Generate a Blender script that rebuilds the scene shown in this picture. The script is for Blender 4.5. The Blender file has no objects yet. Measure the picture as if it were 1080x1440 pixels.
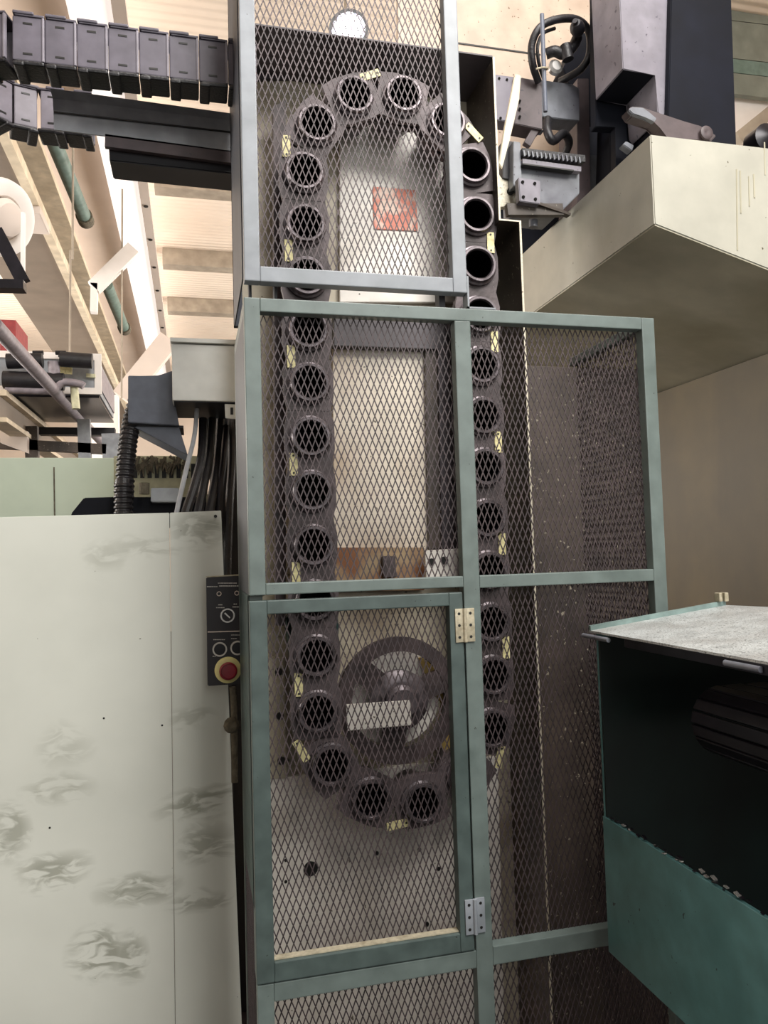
import bpy, bmesh, math, random
from mathutils import Vector, Matrix
random.seed(7)
PI = math.pi
scene = bpy.context.scene
col = scene.collection

# ------------------------------------------------------------------ camera
FPX, YAW, PITCH, ROLL = 1079.5, .2434, .05534, -.02937
CAM = Vector((0, 0, 1.55))
_f = Vector((math.sin(YAW)*math.cos(PITCH), math.cos(YAW)*math.cos(PITCH), math.sin(PITCH)))
_r0 = Vector((math.cos(YAW), -math.sin(YAW), 0)); _u0 = _r0.cross(_f)
_r = math.cos(ROLL)*_r0 + math.sin(ROLL)*_u0
_u = -math.sin(ROLL)*_r0 + math.cos(ROLL)*_u0
cd = bpy.data.cameras.new('camera'); cam = bpy.data.objects.new('camera', cd); col.objects.link(cam)
cd.sensor_fit = 'HORIZONTAL'; cd.sensor_width = 36; cd.lens = FPX/1080*36; cd.clip_end = 200; cd.clip_start = .05
M = Matrix((_r, _u, -_f)).transposed().to_4x4(); M.translation = CAM; cam.matrix_world = M
scene.camera = cam
# ------------------------------------------------------------------ world, lights, exposure
w = bpy.data.worlds.new('hall_daylight'); scene.world = w; w.use_nodes = True
w.node_tree.nodes['Background'].inputs[0].default_value = (1.0, .95, .87, 1)
w.node_tree.nodes['Background'].inputs[1].default_value = .42
def area(name, loc, target, sx, sy, power, color):
    l = bpy.data.lights.new(name, 'AREA'); l.shape = 'RECTANGLE'; l.size = sx; l.size_y = sy; l.energy = power; l.color = color
    o = bpy.data.objects.new(name, l); col.objects.link(o); o.location = loc
    o.rotation_euler = (Vector(target)-Vector(loc)).to_track_quat('-Z', 'Y').to_euler(); return o
area('skylight_front', (2.2, -2.0, 6.0), (0.8, 2.4, 1.8), 2.6, 2.0, 360, (1, .97, .92))
area('fill_over_machine', (1.2, 1.0, 6.4), (0.6, 3.2, 1.2), 1.6, 2.0, 200, (1, .97, .95))  # added fill light, brightens the cage interior from above
area('fill_behind_camera', (1.6, -3.6, 3.4), (0.6, 2.4, 1.5), 3.0, 2.4, 90, (.97, 1, .98))  # added frontal fill behind the camera, reaches into the cage
area('roof_fill_left', (-6.6, 11, 3.2), (-1, 11, 6.8), 14, 2.4, 1500, (1, .96, .90))  # added uplight for the roof, left side, out of view
area('roof_fill_right', (6.6, 13, 3.2), (0, 13, 6.9), 12, 2.4, 1300, (1, .96, .90))  # matching uplight added on the right to lift the roof
scene.view_settings.view_transform = 'Standard'; scene.view_settings.look = 'None'
scene.view_settings.exposure = 0.0; scene.view_settings.gamma = 1; scene.view_settings.use_curve_mapping = False

# ------------------------------------------------------------------ photogrammetry helpers: pixel -> point on a real plane
def ray(x, y): return _f + _r*((x-540)/FPX) + _u*((720-y)/FPX)
def atY(x, y, Y): d = ray(x, y); return CAM + d*(Y/d.y)
def atX(x, y, X): d = ray(x, y); return CAM + d*(X/d.x)
def atZ(x, y, Z): d = ray(x, y); return CAM + d*((Z-CAM.z)/d.z)

# ------------------------------------------------------------------ materials
def lin(h):
    h = h.lstrip('#'); out = []
    for i in (0, 2, 4):
        v = int(h[i:i+2], 16)/255
        out.append(v/12.92 if v <= .04045 else ((v+.055)/1.055)**2.4)
    return out + [1]
def nd(nt, t, **k):
    n = nt.nodes.new(t)
    for a, b in k.items(): setattr(n, a, b)
    return n
def noise(nt, scale, detail=4, vec=None, dist=0, stretch=None):
    n = nd(nt, 'ShaderNodeTexNoise'); n.inputs['Scale'].default_value = scale; n.inputs['Detail'].default_value = detail
    n.inputs['Distortion'].default_value = dist
    g = vec
    if g is None: g = nd(nt, 'ShaderNodeNewGeometry').outputs['Position']
    if stretch:
        m = nd(nt, 'ShaderNodeMapping'); m.inputs['Scale'].default_value = stretch; nt.links.new(g, m.inputs[0]); g = m.outputs[0]
    nt.links.new(g, n.inputs['Vector']); return n.outputs['Fac']
def ramp(nt, f, a, b):
    m = nd(nt, 'ShaderNodeMapRange'); m.inputs[1].default_value = a; m.inputs[2].default_value = b
    nt.links.new(f, m.inputs[0]); return m.outputs[0]
def mixc(nt, f, a, b):
    m = nd(nt, 'ShaderNodeMix', data_type='RGBA')
    if isinstance(f, float): m.inputs[0].default_value = f
    else: nt.links.new(f, m.inputs[0])
    for s, v in ((6, a), (7, b)):
        if isinstance(v, (list, tuple)): m.inputs[s].default_value = v
        else: nt.links.new(v, m.inputs[s])
    return m.outputs[2]
def mat(name, base, dirt=None, lo=.5, hi=.7, scale=6, rough=.5, metal=0, speck=None, sp_lo=.7, sp_scale=60, bump=0, bscale=80, stretch=None, emit=None, fine=.12, spec=.5):
    m = bpy.data.materials.new(name); m.use_nodes = True; nt = m.node_tree; b = nt.nodes['Principled BSDF']
    c = lin(base)
    dk = [v*(1-fine*2) for v in c[:3]]+[1]; lt = [min(1, v*(1+fine)) for v in c[:3]]+[1]
    cc = mixc(nt, ramp(nt, noise(nt, scale*3, 5), .3, .7), dk, lt)
    if dirt: cc = mixc(nt, ramp(nt, noise(nt, scale, 7, dist=.4, stretch=stretch), lo, hi), cc, lin(dirt))
    if speck: cc = mixc(nt, ramp(nt, noise(nt, sp_scale, 2), sp_lo, sp_lo+.02), cc, lin(speck))
    nt.links.new(cc, b.inputs['Base Color'])
    b.inputs['Roughness'].default_value = rough; b.inputs['Metallic'].default_value = metal
    b.inputs['Specular IOR Level'].default_value = spec
    if bump:
        bp = nd(nt, 'ShaderNodeBump'); bp.inputs['Strength'].default_value = bump; bp.inputs['Distance'].default_value = .004
        nt.links.new(noise(nt, bscale, 4), bp.inputs['Height']); nt.links.new(bp.outputs[0], b.inputs['Normal'])
    if emit:
        b.inputs['Emission Color'].default_value = lin(emit[0]); b.inputs['Emission Strength'].default_value = emit[1]
    return m
G = {}
G['frame'] = mat('greenish_grey_frame_paint', '66726f', '47534f', .55, .8, 5, .42, speck='3b3f3a', sp_lo=.72, sp_scale=70, fine=.1)
G['frame_hi'] = mat('lightened_frame_paint', '8b9097', '757b7f', .5, .8, 5, .42, speck='55524e', sp_lo=.74, sp_scale=70, fine=.08)  # frame paint lightened and greyed for the light on the upper guard
G['door'] = mat('darkened_door_paint', '4c5957', '384341', .5, .75, 5, .42, speck='262b28', sp_lo=.74, sp_scale=60, fine=.15)  # door paint darkened for the dimmer light low on the cage
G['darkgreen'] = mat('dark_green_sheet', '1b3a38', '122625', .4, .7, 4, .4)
G['side_hi'] = mat('dark_slate_sheet', '2c2f3a', '20242a', .4, .7, 4, .5)
G['mesh'] = mat('expanded_metal_wire', '4c4143', '352e30', .4, .7, 20, .5, metal=.3)
G['chain'] = mat('greasy_chain_steel', '5f5557', '352e2e', .42, .7, 7, .55, metal=.15, speck='8c8486', sp_lo=.7, sp_scale=90, bump=.4, bscale=60)
G['ring'] = mat('pot_ring_steel', '6a6266', '332d2e', .45, .7, 20, .35, metal=.5)
G['bore_shade'] = mat('pot_bore_shade', '08070a', rough=.6, spec=.1)  # near-black liner stands in for the shade inside the pots
G['tag'] = mat('cream_number_tag', 'e6dca6', 'b5a870', .5, .8, 30, .5)
G['ink'] = mat('black_ink', '141210', rough=.5)
G['plate'] = mat('cream_machine_plate', 'b9b09c', '6b5a47', .48, .74, 3.2, .45, speck='4b4134', sp_lo=.7, sp_scale=40, stretch=(1, 1, .6), fine=.1)
G['plate_pale'] = mat('pale_magazine_plate', 'e2dcd4', 'a89e91', .5, .8, 3, .4, speck='5d5548', sp_lo=.72, sp_scale=45, fine=.07)
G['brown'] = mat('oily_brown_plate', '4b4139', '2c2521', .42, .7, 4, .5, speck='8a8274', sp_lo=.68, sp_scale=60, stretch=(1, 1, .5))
G['slate'] = mat('dark_magazine_shade', '4a4348', '2f2a2d', .4, .7, 4, .5)
G['lip'] = mat('cream_sheet_lip', 'd8d0bb', '6a5f4c', .6, .7, 40, .5)
G['cream'] = mat('cream_machine_paint', 'b0aea2', '949181', .5, .8, 2.4, .42, speck='4e4a38', sp_lo=.735, sp_scale=38, stretch=(1, 1, .5), fine=.06)
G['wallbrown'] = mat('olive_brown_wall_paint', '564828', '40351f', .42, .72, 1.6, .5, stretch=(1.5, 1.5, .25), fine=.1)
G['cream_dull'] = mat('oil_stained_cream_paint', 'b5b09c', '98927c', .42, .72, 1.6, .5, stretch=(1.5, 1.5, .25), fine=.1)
G['beige'] = mat('speckled_beige_cover', 'b3a08e', '9c8876', .5, .8, 3, .5, speck='6d5b49', sp_lo=.7, sp_scale=45, fine=.08)
G['dusk'] = mat('mauve_grey_casting', '524749', '3d3539', .45, .7, 6, .5, speck='3a3238', sp_lo=.7, sp_scale=50)
G['casting'] = mat('grey_machine_steel', '72757c', '53535c', .45, .7, 6, .42, speck='3d3b42', sp_lo=.7, sp_scale=60)
G['navy'] = mat('dark_blue_casting', '11141f', '0c0e15', .4, .7, 3, .6, spec=.15)
G['pebble'] = mat('grey_ram_face', '7b7780', '65606a', .45, .7, 4, .5, speck='4a4550', sp_lo=.68, sp_scale=40)
G['black'] = mat('black_sheet', '15131a', rough=.5)
G['rubber'] = mat('black_rubber', '1d1b20', '0f0e10', .4, .7, 20, .45, bump=.5, bscale=120)
G['chainplate'] = mat('grey_cable_chain_plastic', '625d68', '4c4750', .45, .7, 6, .5)
G['chainlight'] = mat('pale_cable_chain_plastic', '8c8791', '726c74', .45, .7, 6, .5)
G['trough'] = mat('grey_steel_trough', '9a9ea4', '7c8085', .45, .7, 5, .45)
G['greybox'] = mat('light_grey_cabinet', 'd2d3cf', 'c2c2bc', .5, .8, 4, .4, fine=.05)
G['bluegrey'] = mat('slate_blue_sheet', '5a5f6c', '444854', .5, .8, 5, .5)
G['hinge'] = mat('bare_hinge_steel', 'b9b099', '8b8068', .5, .75, 30, .4, metal=.2)
G['green'] = mat('teal_green_bin_paint', '4f7677', '3a5f5f', .5, .8, 4, .35, speck='10201c', sp_lo=.73, sp_scale=60, fine=.12)
G['lid'] = mat('wet_oily_lid', 'b4b8b8', '9a9a98', .45, .7, 6, .3, speck='6d706f', sp_lo=.6, sp_scale=170, bump=.9, bscale=220)
G['lidedge'] = mat('grey_green_lid_edge', '7f9491', '5f716e', .5, .7, 8, .35)
G['binin'] = mat('shaded_bin_interior', '0e1817', '0a0d0d', .4, .7, 3, .5)  # near-black colour stands in for shade inside the bin
G['binshade'] = mat('bin_end_shade', '122422', '0b1615', .4, .7, 3, .5)  # teal darkened for shade at the bin's far end
G['belt'] = mat('oily_conveyor_steel', '26232a', '171519', .4, .7, 9, .3, metal=.4)
G['roof'] = mat('peach_roof_sheet', 'ecdccb', 'dfcab6', .4, .8, .5, .7, fine=.03)
G['purlin'] = mat('grey_beige_purlin', 'a69a8a', '8c8072', .5, .8, 2, .6)
G['wall'] = mat('beige_hall_wall', 'd6c8ba', 'c8b8a8', .4, .8, .4, .8, fine=.03)
G['white'] = mat('white_painted_steel', 'efe9e4', 'd8d0c8', .5, .9, 2, .5, fine=.02)
G['girder'] = mat('shaded_crane_girder', '7d6f61', '6c5f52', .4, .8, 1.5, .6, fine=.05)  # brown stands in for shadow on the girder's underside
G['girder_edge'] = mat('cream_girder_edge', 'dccdb4', 'bfae94', .4, .8, 3, .6)
G['duct'] = mat('beige_duct_sheet', 'd9ccc2', 'cabbb0', .4, .8, .8, .6, fine=.03)
G['pipe_green'] = mat('green_grey_pipe', '6a8078', '54685f', .5, .8, 5, .5)
G['pipe_grey'] = mat('mauve_grey_pipe', '8d858b', '6f686e', .5, .8, 8, .5)
G['floor'] = mat('oily_concrete_floor', '2b2426', '171315', .4, .7, 2, .5)
G['yellow'] = mat('pale_yellow_ring', 'e6dd9a', rough=.4)
G['red'] = mat('dark_red_button', '8a2030', rough=.35)
G['redlabel'] = mat('faded_red_label', 'd97a62', 'e0c4b4', .5, .62, 14, .5)
G['panelblack'] = mat('black_panel_face', '231f24', rough=.45)
G['whiteprint'] = mat('white_print', 'cfccc6', rough=.5)
G['chrome'] = mat('bright_steel', 'c9c7c4', rough=.25, metal=.7)
G['yellowsteel'] = mat('yellow_machined_plate', 'c0a765', '8b7442', .5, .7, 12, .45)
G['lime'] = mat('yellow_green_sheet', 'c9c7a6', 'a5a284', .5, .8, 6, .5)
G['fur'] = mat('grey_dust_fringe', '6e6757', '4a4438', .4, .7, 30, .9, bump=1, bscale=200)
G['rafter_glow'] = mat('glowing_white_rafter', 'f4efea', rough=.6, fine=.02, emit=('fff6f0', .75))  # rafter glows in place of daylight falling on it
G['cladding'] = mat('grey_green_cladding', '7d8278', '6b7067', .4, .8, 2, .6)
G['sprocket'] = mat('dark_oily_wheel', '4b4040', '2a2324', .42, .7, 7, .5, metal=.15)
G['palegreen'] = mat('pale_green_sheet_paint', 'bfcbb9', 'aab7a4', .4, .8, 1.5, .35, fine=.03)
G['plate_stained'] = mat('stained_pale_plate', 'd3c8b8', '9c8161', .5, .8, 2.2, .4, speck='5d5548', sp_lo=.72, sp_scale=45, fine=.07)
G['lamp'] = mat('lamp_glow', 'ffffff', emit=('fff4ff', 40))
G['redblock'] = mat('dull_red_panel', '8e3436', rough=.6)
# clear plastic strip
m = bpy.data.materials.new('clear_plastic_strip'); m.use_nodes = True; b = m.node_tree.nodes['Principled BSDF']
b.inputs['Base Color'].default_value = lin('e8dcc0'); b.inputs['Transmission Weight'].default_value = .5; b.inputs['Roughness'].default_value = .25; G['plastic'] = m
# foreground cover: pale green-white sheet with grease smears, each at its own place
def smear_mat():
    m = bpy.data.materials.new('pale_green_cover_paint'); m.use_nodes = True; nt = m.node_tree; b = nt.nodes['Principled BSDF']
    pos = nd(nt, 'ShaderNodeNewGeometry').outputs['Position']
    cc = mixc(nt, ramp(nt, noise(nt, 2.2, 4), .3, .7), lin('c9cbc2'), lin('d6d8cf'))
    spots = [(75,1225,.16,.09,.9),(140,1340,.14,.12,1.),(195,1250,.17,.07,.9),(285,1130,.2,.08,1.),(290,1190,.13,.1,.8),(180,1345,.08,.12,.9),(12,1170,.09,.13,.8),(85,1110,.15,.07,.55),(90,1050,.12,.1,.4),(280,1270,.16,.05,.7),(280,745,.14,.09,.7),(200,770,.2,.06,.4),(270,1010,.1,.06,.5),(150,780,.1,.07,.4),(300,740,.06,.05,.9)]
    tot = None
    warp = nd(nt, 'ShaderNodeTexNoise'); warp.inputs['Scale'].default_value = 7; nt.links.new(pos, warp.inputs['Vector'])
    wv = nd(nt, 'ShaderNodeVectorMath', operation='MULTIPLY_ADD'); nt.links.new(warp.outputs['Color'], wv.inputs[0])
    wv.inputs[1].default_value = (.07, 0, .07); nt.links.new(pos, wv.inputs[2])
    for (px, py, rx, rz, s) in spots:
        rx *= 1.45; rz *= 1.45
        c = atY(px, py, 2.85)
        mp = nd(nt, 'ShaderNodeMapping'); mp.vector_type = 'POINT'
        mp.inputs['Scale'].default_value = (2/rx, 0, 2/rz); mp.inputs['Location'].default_value = (-(c.x+.035)*2/rx, 0, -(c.z+.035)*2/rz)
        nt.links.new(wv.outputs[0], mp.inputs[0])
        ln = nd(nt, 'ShaderNodeVectorMath', operation='LENGTH'); nt.links.new(mp.outputs[0], ln.inputs[0])
        r = nd(nt, 'ShaderNodeMapRange'); r.inputs[1].default_value = 1.25; r.inputs[2].default_value = .5; r.inputs[4].default_value = s
        nt.links.new(ln.outputs[1], r.inputs[0])
        if tot is None: tot = r.outputs[0]
        else:
            a = nd(nt, 'ShaderNodeMath', operation='MAXIMUM'); nt.links.new(tot, a.inputs[0]); nt.links.new(r.outputs[0], a.inputs[1]); tot = a.outputs[0]
    st = ramp(nt, noise(nt, 15, 8, vec=wv.outputs[0], dist=.9, stretch=(.7, 1, 2.0)), .42, .56)
    mu = nd(nt, 'ShaderNodeMath', operation='MULTIPLY'); nt.links.new(tot, mu.inputs[0]); nt.links.new(st, mu.inputs[1])
    mu2 = nd(nt, 'ShaderNodeMath', operation='MULTIPLY'); nt.links.new(mu.outputs[0], mu2.inputs[0]); mu2.inputs[1].default_value = .62
    cc = mixc(nt, mu2.outputs[0], cc, lin('6a6b58'))
    cc = mixc(nt, ramp(nt, noise(nt, 45, 2), .78, .8), cc, lin('4a4a3c'))
    nt.links.new(cc, b.inputs['Base Color']); b.inputs['Roughness'].default_value = .3
    return m
G['cover'] = smear_mat()
def corrugate(m, axis, scale):
    nt = m.node_tree; b = nt.nodes['Principled BSDF']; wv = nd(nt, 'ShaderNodeTexWave'); wv.bands_direction = axis; wv.inputs['Scale'].default_value = scale
    nt.links.new(nd(nt, 'ShaderNodeNewGeometry').outputs['Position'], wv.inputs['Vector'])
    bp = nd(nt, 'ShaderNodeBump'); bp.inputs['Strength'].default_value = .6; bp.inputs['Distance'].default_value = .03
    nt.links.new(wv.outputs['Fac'], bp.inputs['Height']); nt.links.new(bp.outputs[0], b.inputs['Normal'])
corrugate(G['roof'], 'Y', 2.5)

# ------------------------------------------------------------------ mesh builder
class MB:
    def __init__(s): s.b = bmesh.new()
    def hexa(s, P, bev=0):
        v = [s.b.verts.new(p) for p in P]
        fs = [(0,3,2,1),(4,5,6,7),(0,1,5,4),(1,2,6,5),(2,3,7,6),(3,0,4,7)]
        F = [s.b.faces.new([v[i] for i in f]) for f in fs]
        if bev:
            e = list({e for f in F for e in f.edges}); bmesh.ops.bevel(s.b, geom=e, offset=bev, segments=2, affect='EDGES', profile=.6)
        return s
    def box(s, a, b, bev=0):
        x0, x1 = sorted((a[0], b[0])); y0, y1 = sorted((a[1], b[1])); z0, z1 = sorted((a[2], b[2]))
        return s.hexa([(x0,y0,z0),(x1,y0,z0),(x1,y1,z0),(x0,y1,z0),(x0,y0,z1),(x1,y0,z1),(x1,y1,z1),(x0,y1,z1)], bev)
    def beam(s, p0, p1, w, h, up=(0,0,1), bev=0):
        p0, p1 = Vector(p0), Vector(p1); d = (p1-p0).normalized(); u = Vector(up); sd = d.cross(u).normalized()*w/2; u = sd.normalized().cross(d).normalized()*h/2
        return s.hexa([p0-sd-u, p0+sd-u, p1+sd-u, p1-sd-u, p0-sd+u, p0+sd+u, p1+sd+u, p1-sd+u], bev)
    def prism(s, pts, ext, bev=0):
        ext = Vector(ext); a = [s.b.verts.new(p) for p in pts]; c = [s.b.verts.new(Vector(p)+ext) for p in pts]; n = len(pts)
        F = [s.b.faces.new(a), s.b.faces.new(list(reversed(c)))]
        for i in range(n): F.append(s.b.faces.new([a[(i+1) % n], a[i], c[i], c[(i+1) % n]]))
        if bev:
            e = list({e for f in F for e in f.edges}); bmesh.ops.bevel(s.b, geom=e, offset=bev, segments=2, affect='EDGES')
        return s
    def lathe(s, c, axis, prof, n=28, closed=False):
        axis = Vector(axis).normalized(); t = Vector((0,0,1)) if abs(axis.z) < .9 else Vector((1,0,0))
        u = axis.cross(t).normalized(); v = axis.cross(u); c = Vector(c); rings = []
        for (r, h) in prof:
            if r < 1e-6: rings.append([s.b.verts.new(c+axis*h)])
            else: rings.append([s.b.verts.new(c+axis*h+(u*math.cos(2*PI*i/n)+v*math.sin(2*PI*i/n))*r) for i in range(n)])
        seq = list(zip(rings, rings[1:]))
        if closed: seq.append((rings[-1], rings[0]))
        for A, B in seq:
            for i in range(n):
                j = (i+1) % n
                if len(A) == 1 and len(B) == 1: continue
                if len(A) == 1: s.b.faces.new([A[0], B[i], B[j]])
                elif len(B) == 1: s.b.faces.new([A[i], B[0], A[j]])
                else: s.b.faces.new([A[i], B[i], B[j], A[j]])
        return s
    def cyl(s, p0, p1, r, n=20, r2=None):
        p0, p1 = Vector(p0), Vector(p1); L = (p1-p0).length
        return s.lathe(p0, p1-p0, [(0,0),(r,0),(r2 or r,L),(0,L)], n)
    def ring(s, c, axis, r0, r1, h, n=28):
        return s.lathe(c, axis, [(r0,0),(r1,0),(r1,h),(r0,h)], n, closed=True)
    def tube(s, pts, r, n=10, ribs=0, smoothn=6):
        P = [Vector(p) for p in pts]
        if smoothn and len(P) > 2:
            Q = []
            for i in range(len(P)-1):
                a, b_, c, d = P[max(i-1,0)], P[i], P[i+1], P[min(i+2,len(P)-1)]
                for k in range(smoothn):
                    t = k/smoothn
                    Q.append(.5*((2*b_)+(c-a)*t+(2*a-5*b_+4*c-d)*t*t+(3*b_-a-3*c+d)*t**3))
            P = Q+[P[-1]]
        if ribs:
            L = [0]
            for a, b_ in zip(P, P[1:]): L.append(L[-1]+(b_-a).length)
            Q = []; N = ribs*4; k = 0
            for i in range(N+1):
                t = L[-1]*i/N
                while k < len(L)-2 and L[k+1] < t: k += 1
                f = (t-L[k])/max(1e-9, L[k+1]-L[k]); Q.append(P[k].lerp(P[k+1], min(1, f)))
            P = Q
        prev = None; rings = []; ref = None
        for i, p in enumerate(P):
            d = (P[min(i+1,len(P)-1)]-P[max(i-1,0)]).normalized()
            if ref is None:
                t = Vector((0,1,0)) if abs(d.y) < .8 else Vector((1,0,0)); ref = (t-d*t.dot(d)).normalized()
            else: ref = (ref-d*ref.dot(d)).normalized()
            v = d.cross(ref); rr = r*(1 if not ribs or i % 4 < 2 else .86)
            rings.append([s.b.verts.new(p+(ref*math.cos(2*PI*k/n)+v*math.sin(2*PI*k/n))*rr) for k in range(n)])
        for A, B in zip(rings, rings[1:]):
            for i in range(n): s.b.faces.new([A[i], A[(i+1) % n], B[(i+1) % n], B[i]])
        s.b.faces.new(list(reversed(rings[0]))); s.b.faces.new(rings[-1]); return s
    def build(s, name, m, parent=None, smooth=False, split=False):
        if split:                       # every loose piece becomes a part of its own
            seen = set(); outs = []
            for v in list(s.b.verts):
                if v in seen: continue
                st, comp = [v], []
                seen.add(v)
                while st:
                    x = st.pop(); comp.append(x)
                    for e in x.link_edges:
                        y = e.other_vert(x)
                        if y not in seen: seen.add(y); st.append(y)
                q = MB(); mp = {x: q.b.verts.new(x.co) for x in comp}
                for f in {f for x in comp for f in x.link_faces}: q.b.faces.new([mp[x] for x in f.verts])
                outs.append(q.build(name, m, parent, smooth))
            s.b.free(); return outs
        off = Vector((0,0,0)); p = parent
        while p: off += p.location; p = p.parent
        bmesh.ops.recalc_face_normals(s.b, faces=s.b.faces[:])
        me = bpy.data.meshes.new(name)
        if parent is None:
            cs = [v.co for v in s.b.verts]; lo = Vector([min(c[i] for c in cs) for i in range(3)]); hi = Vector([max(c[i] for c in cs) for i in range(3)])
            off = Vector(((lo.x+hi.x)/2, (lo.y+hi.y)/2, lo.z))
        for v in s.b.verts: v.co -= off
        s.b.to_mesh(me); s.b.free(); o = bpy.data.objects.new(name, me); col.objects.link(o)
        me.materials.append(G[m] if isinstance(m, str) else m)
        if parent: o.parent = parent
        else: o.location = off
        if smooth:
            for f in me.polygons: f.use_smooth = True
            me.set_sharp_from_angle(angle=math.radians(40))
        return o
def thing(name, label, cat, loc, group=None):
    o = bpy.data.objects.new(name, None); col.objects.link(o); o.location = loc; o.empty_display_size = .1
    o['label'] = label; o['category'] = cat
    if group: o['group'] = group
    return o
def tag(o, label, cat, group=None):
    o['label'] = label; o['category'] = cat
    if group: o['group'] = group
    return o
def struct(o): o['kind'] = 'structure'; return o
def poly(pts, Y): return [atY(x, y, Y) for x, y in pts]

# ------------------------------------------------------------------ the hall
FZ = -.55      # floor level
struct(MB().box((-7, -4, FZ-.1), (7, 24, FZ)).build('floor', 'floor'))
struct(MB().box((-7, -4, 7.05), (7, 24, 7.2)).build('ceiling', 'roof'))
struct(MB().box((-7, 23.9, FZ), (7, 24, 7.05)).build('wall_back', 'wall'))
struct(MB().box((-7.1, -4, FZ), (-7, 24, 7.05)).build('wall_left', 'wall'))
struct(MB().box((7, -4, FZ), (7.1, 24, 7.05)).build('wall_right', 'wall'))

# ------------------------------------------------------------------ guard cage round the tool magazine
YF, YB = 2.20, 2.74          # front face and rear edge of the cage
XL, XR, XP0, XP1 = .149, 1.482, .787, .839
def wire_mesh(o, u, v, wd, ht, nrm, a=.0193, b=.049, t=.0031):
    """expanded metal: two families of diagonal strands clipped to the rectangle o + u*wd + v*ht"""
    o, u, v, nrm = Vector(o), Vector(u), Vector(v), Vector(nrm); mb = MB(); s = a/b
    for sg in (1, -1):
        k0 = -ht*s if sg > 0 else 0; k1 = wd if sg > 0 else wd+ht*s
        k = math.floor(k0/a)*a
        while k < k1:
            # x = k + sg*s*z
            zs = sorted([(0-k)/(sg*s), (wd-k)/(sg*s)]); z0 = max(0, zs[0]); z1 = min(ht, zs[1])
            if z1-z0 > .004:
                p0 = o+u*(k+sg*s*z0)+v*z0+nrm*(sg*.0012); p1 = o+u*(k+sg*s*z1)+v*z1+nrm*(sg*.0012)
                mb.beam(p0, p1, t, t*.8, up=nrm)
            k += a
    return mb
def fbox(mb, x0, z0, x1, z1, y0=YF, y1=YF+.04, bev=.003): return mb.box((x0, y0, z0), (x1, y1, z1), bev)

# upper guard
ug = thing('machine_guard', 'tall narrow grey mesh guard standing on top of the wider guard cage', 'guard', (XL, YF, 2.351))
ZU0, ZU1 = 2.351, 3.75
uw = .0455
m_ = MB(); fbox(m_, XL+.003, ZU0, XL+.003+uw, ZU1); fbox(m_, .833-uw, ZU0, .833, ZU1); fbox(m_, XL+.003+uw, ZU0, .833-uw, ZU0+.045); fbox(m_, XL+.003+uw, ZU1-.045, .833-uw, ZU1)
m_.build('frame', 'frame_hi', ug)
wire_mesh((XL+.03, YF+.036, ZU0+.02), (1,0,0), (0,0,1), .833-XL-.05, ZU1-ZU0-.04, (0,-1,0)).build('wire_mesh', 'mesh', ug)
MB().box((XL, YF+.041, ZU0+.02), (XL+.004, YB, ZU1)).box((XL, YB-.03, ZU0+.02), (XL+.03, YB, ZU1)).build('side_sheet', 'side_hi', ug)
MB().box((.8335, YF+.002, 2.3035), (.839, YF+.045, 2.405)).box((.8335, YF+.002, 2.3035), (.925, YF+.045, 2.309)).build('angle_bracket', 'frame_hi', ug)
MB().box((XL+.02, YF+.06, 2.303), (XL+.028, YF+.10, ZU0+.03)).box((XL+.095, YF+.06, 2.303), (XL+.103, YF+.10, ZU0+.03)).box((.76, YF+.06, 2.303), (.78, YF+.1, ZU0+.03)).build('stand_off', 'black', ug, split=True)

# main cage
mg = thing('machine_guard', 'wide grey-green mesh guard cage with a hinged lower door, standing on the floor', 'guard', (XL, YF, FZ))
ZT, ZTI, ZM1, ZM0, ZD0, ZB = 2.302, 2.262, 1.478, 1.445, .384, .330
m_ = MB()
fbox(m_, XL, ZM0, XL+.046, ZT); fbox(m_, XR-.046, FZ, XR, ZT); fbox(m_, XP0, FZ, XP1, ZTI)
fbox(m_, XL+.046, ZTI, XR-.046, ZT); fbox(m_, XL+.046, ZM0, XP0, ZM1); fbox(m_, XP1, ZM0-.005, XR-.046, ZM1)
fbox(m_, XL, FZ, XL+.046, ZD0-.004); fbox(m_, XL+.046, ZB, XP0, ZD0-.004); fbox(m_, XP1, ZB, XR-.046, ZD0); fbox(m_, XL+.046, FZ, XP0, FZ+.05); fbox(m_, XP1, FZ, XR-.046, FZ+.05)
fbox(m_, XL, ZD0-.004, XL+.04, ZM0, YF+.042, YF+.082)          # jamb behind the door
m_.box((XL, YB-.04, FZ), (XL+.04, YB, ZT), .003)
for z in (FZ, ZT-.04): m_.box((XL, YF+.04, z), (XL+.04, YB-.04, z+.04), .003)
m_.box((XR-.03, YF+.04, ZT-.03), (XR, YB, ZT), .003).box((XR-.03, YF+.04, FZ), (XR, YB, FZ+.03), .003)
m_.build('frame', 'frame', mg)
for (x0, z0, x1, z1) in ((XL+.03, ZM0+.01, XP0+.02, ZT-.02), (XP1-.02, ZM0+.01, XR-.02, ZT-.02), (XP1-.02, ZB+.02, XR-.02, ZM1-.02), (XL+.02, FZ+.02, XP0+.02, ZD0-.02), (XP1-.02, FZ+.02, XR-.02, ZB+.03)):
    wire_mesh((x0, YF+.038, z0), (1,0,0), (0,0,1), x1-x0, z1-z0, (0,-1,0)).build('wire_mesh', 'mesh', mg)
wire_mesh((XR-.01, YF+.04, FZ+.02), (0,1,0), (0,0,1), YB-YF-.06, ZT-.04-FZ, (-1,0,0)).build('wire_mesh', 'mesh', mg)
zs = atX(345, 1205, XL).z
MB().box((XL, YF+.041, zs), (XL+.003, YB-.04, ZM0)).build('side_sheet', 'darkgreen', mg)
MB().box((XL, YF+.041, ZM0+.001), (XL+.003, YB-.04, ZT-.04)).build('side_sheet', 'side_hi', mg)
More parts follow.
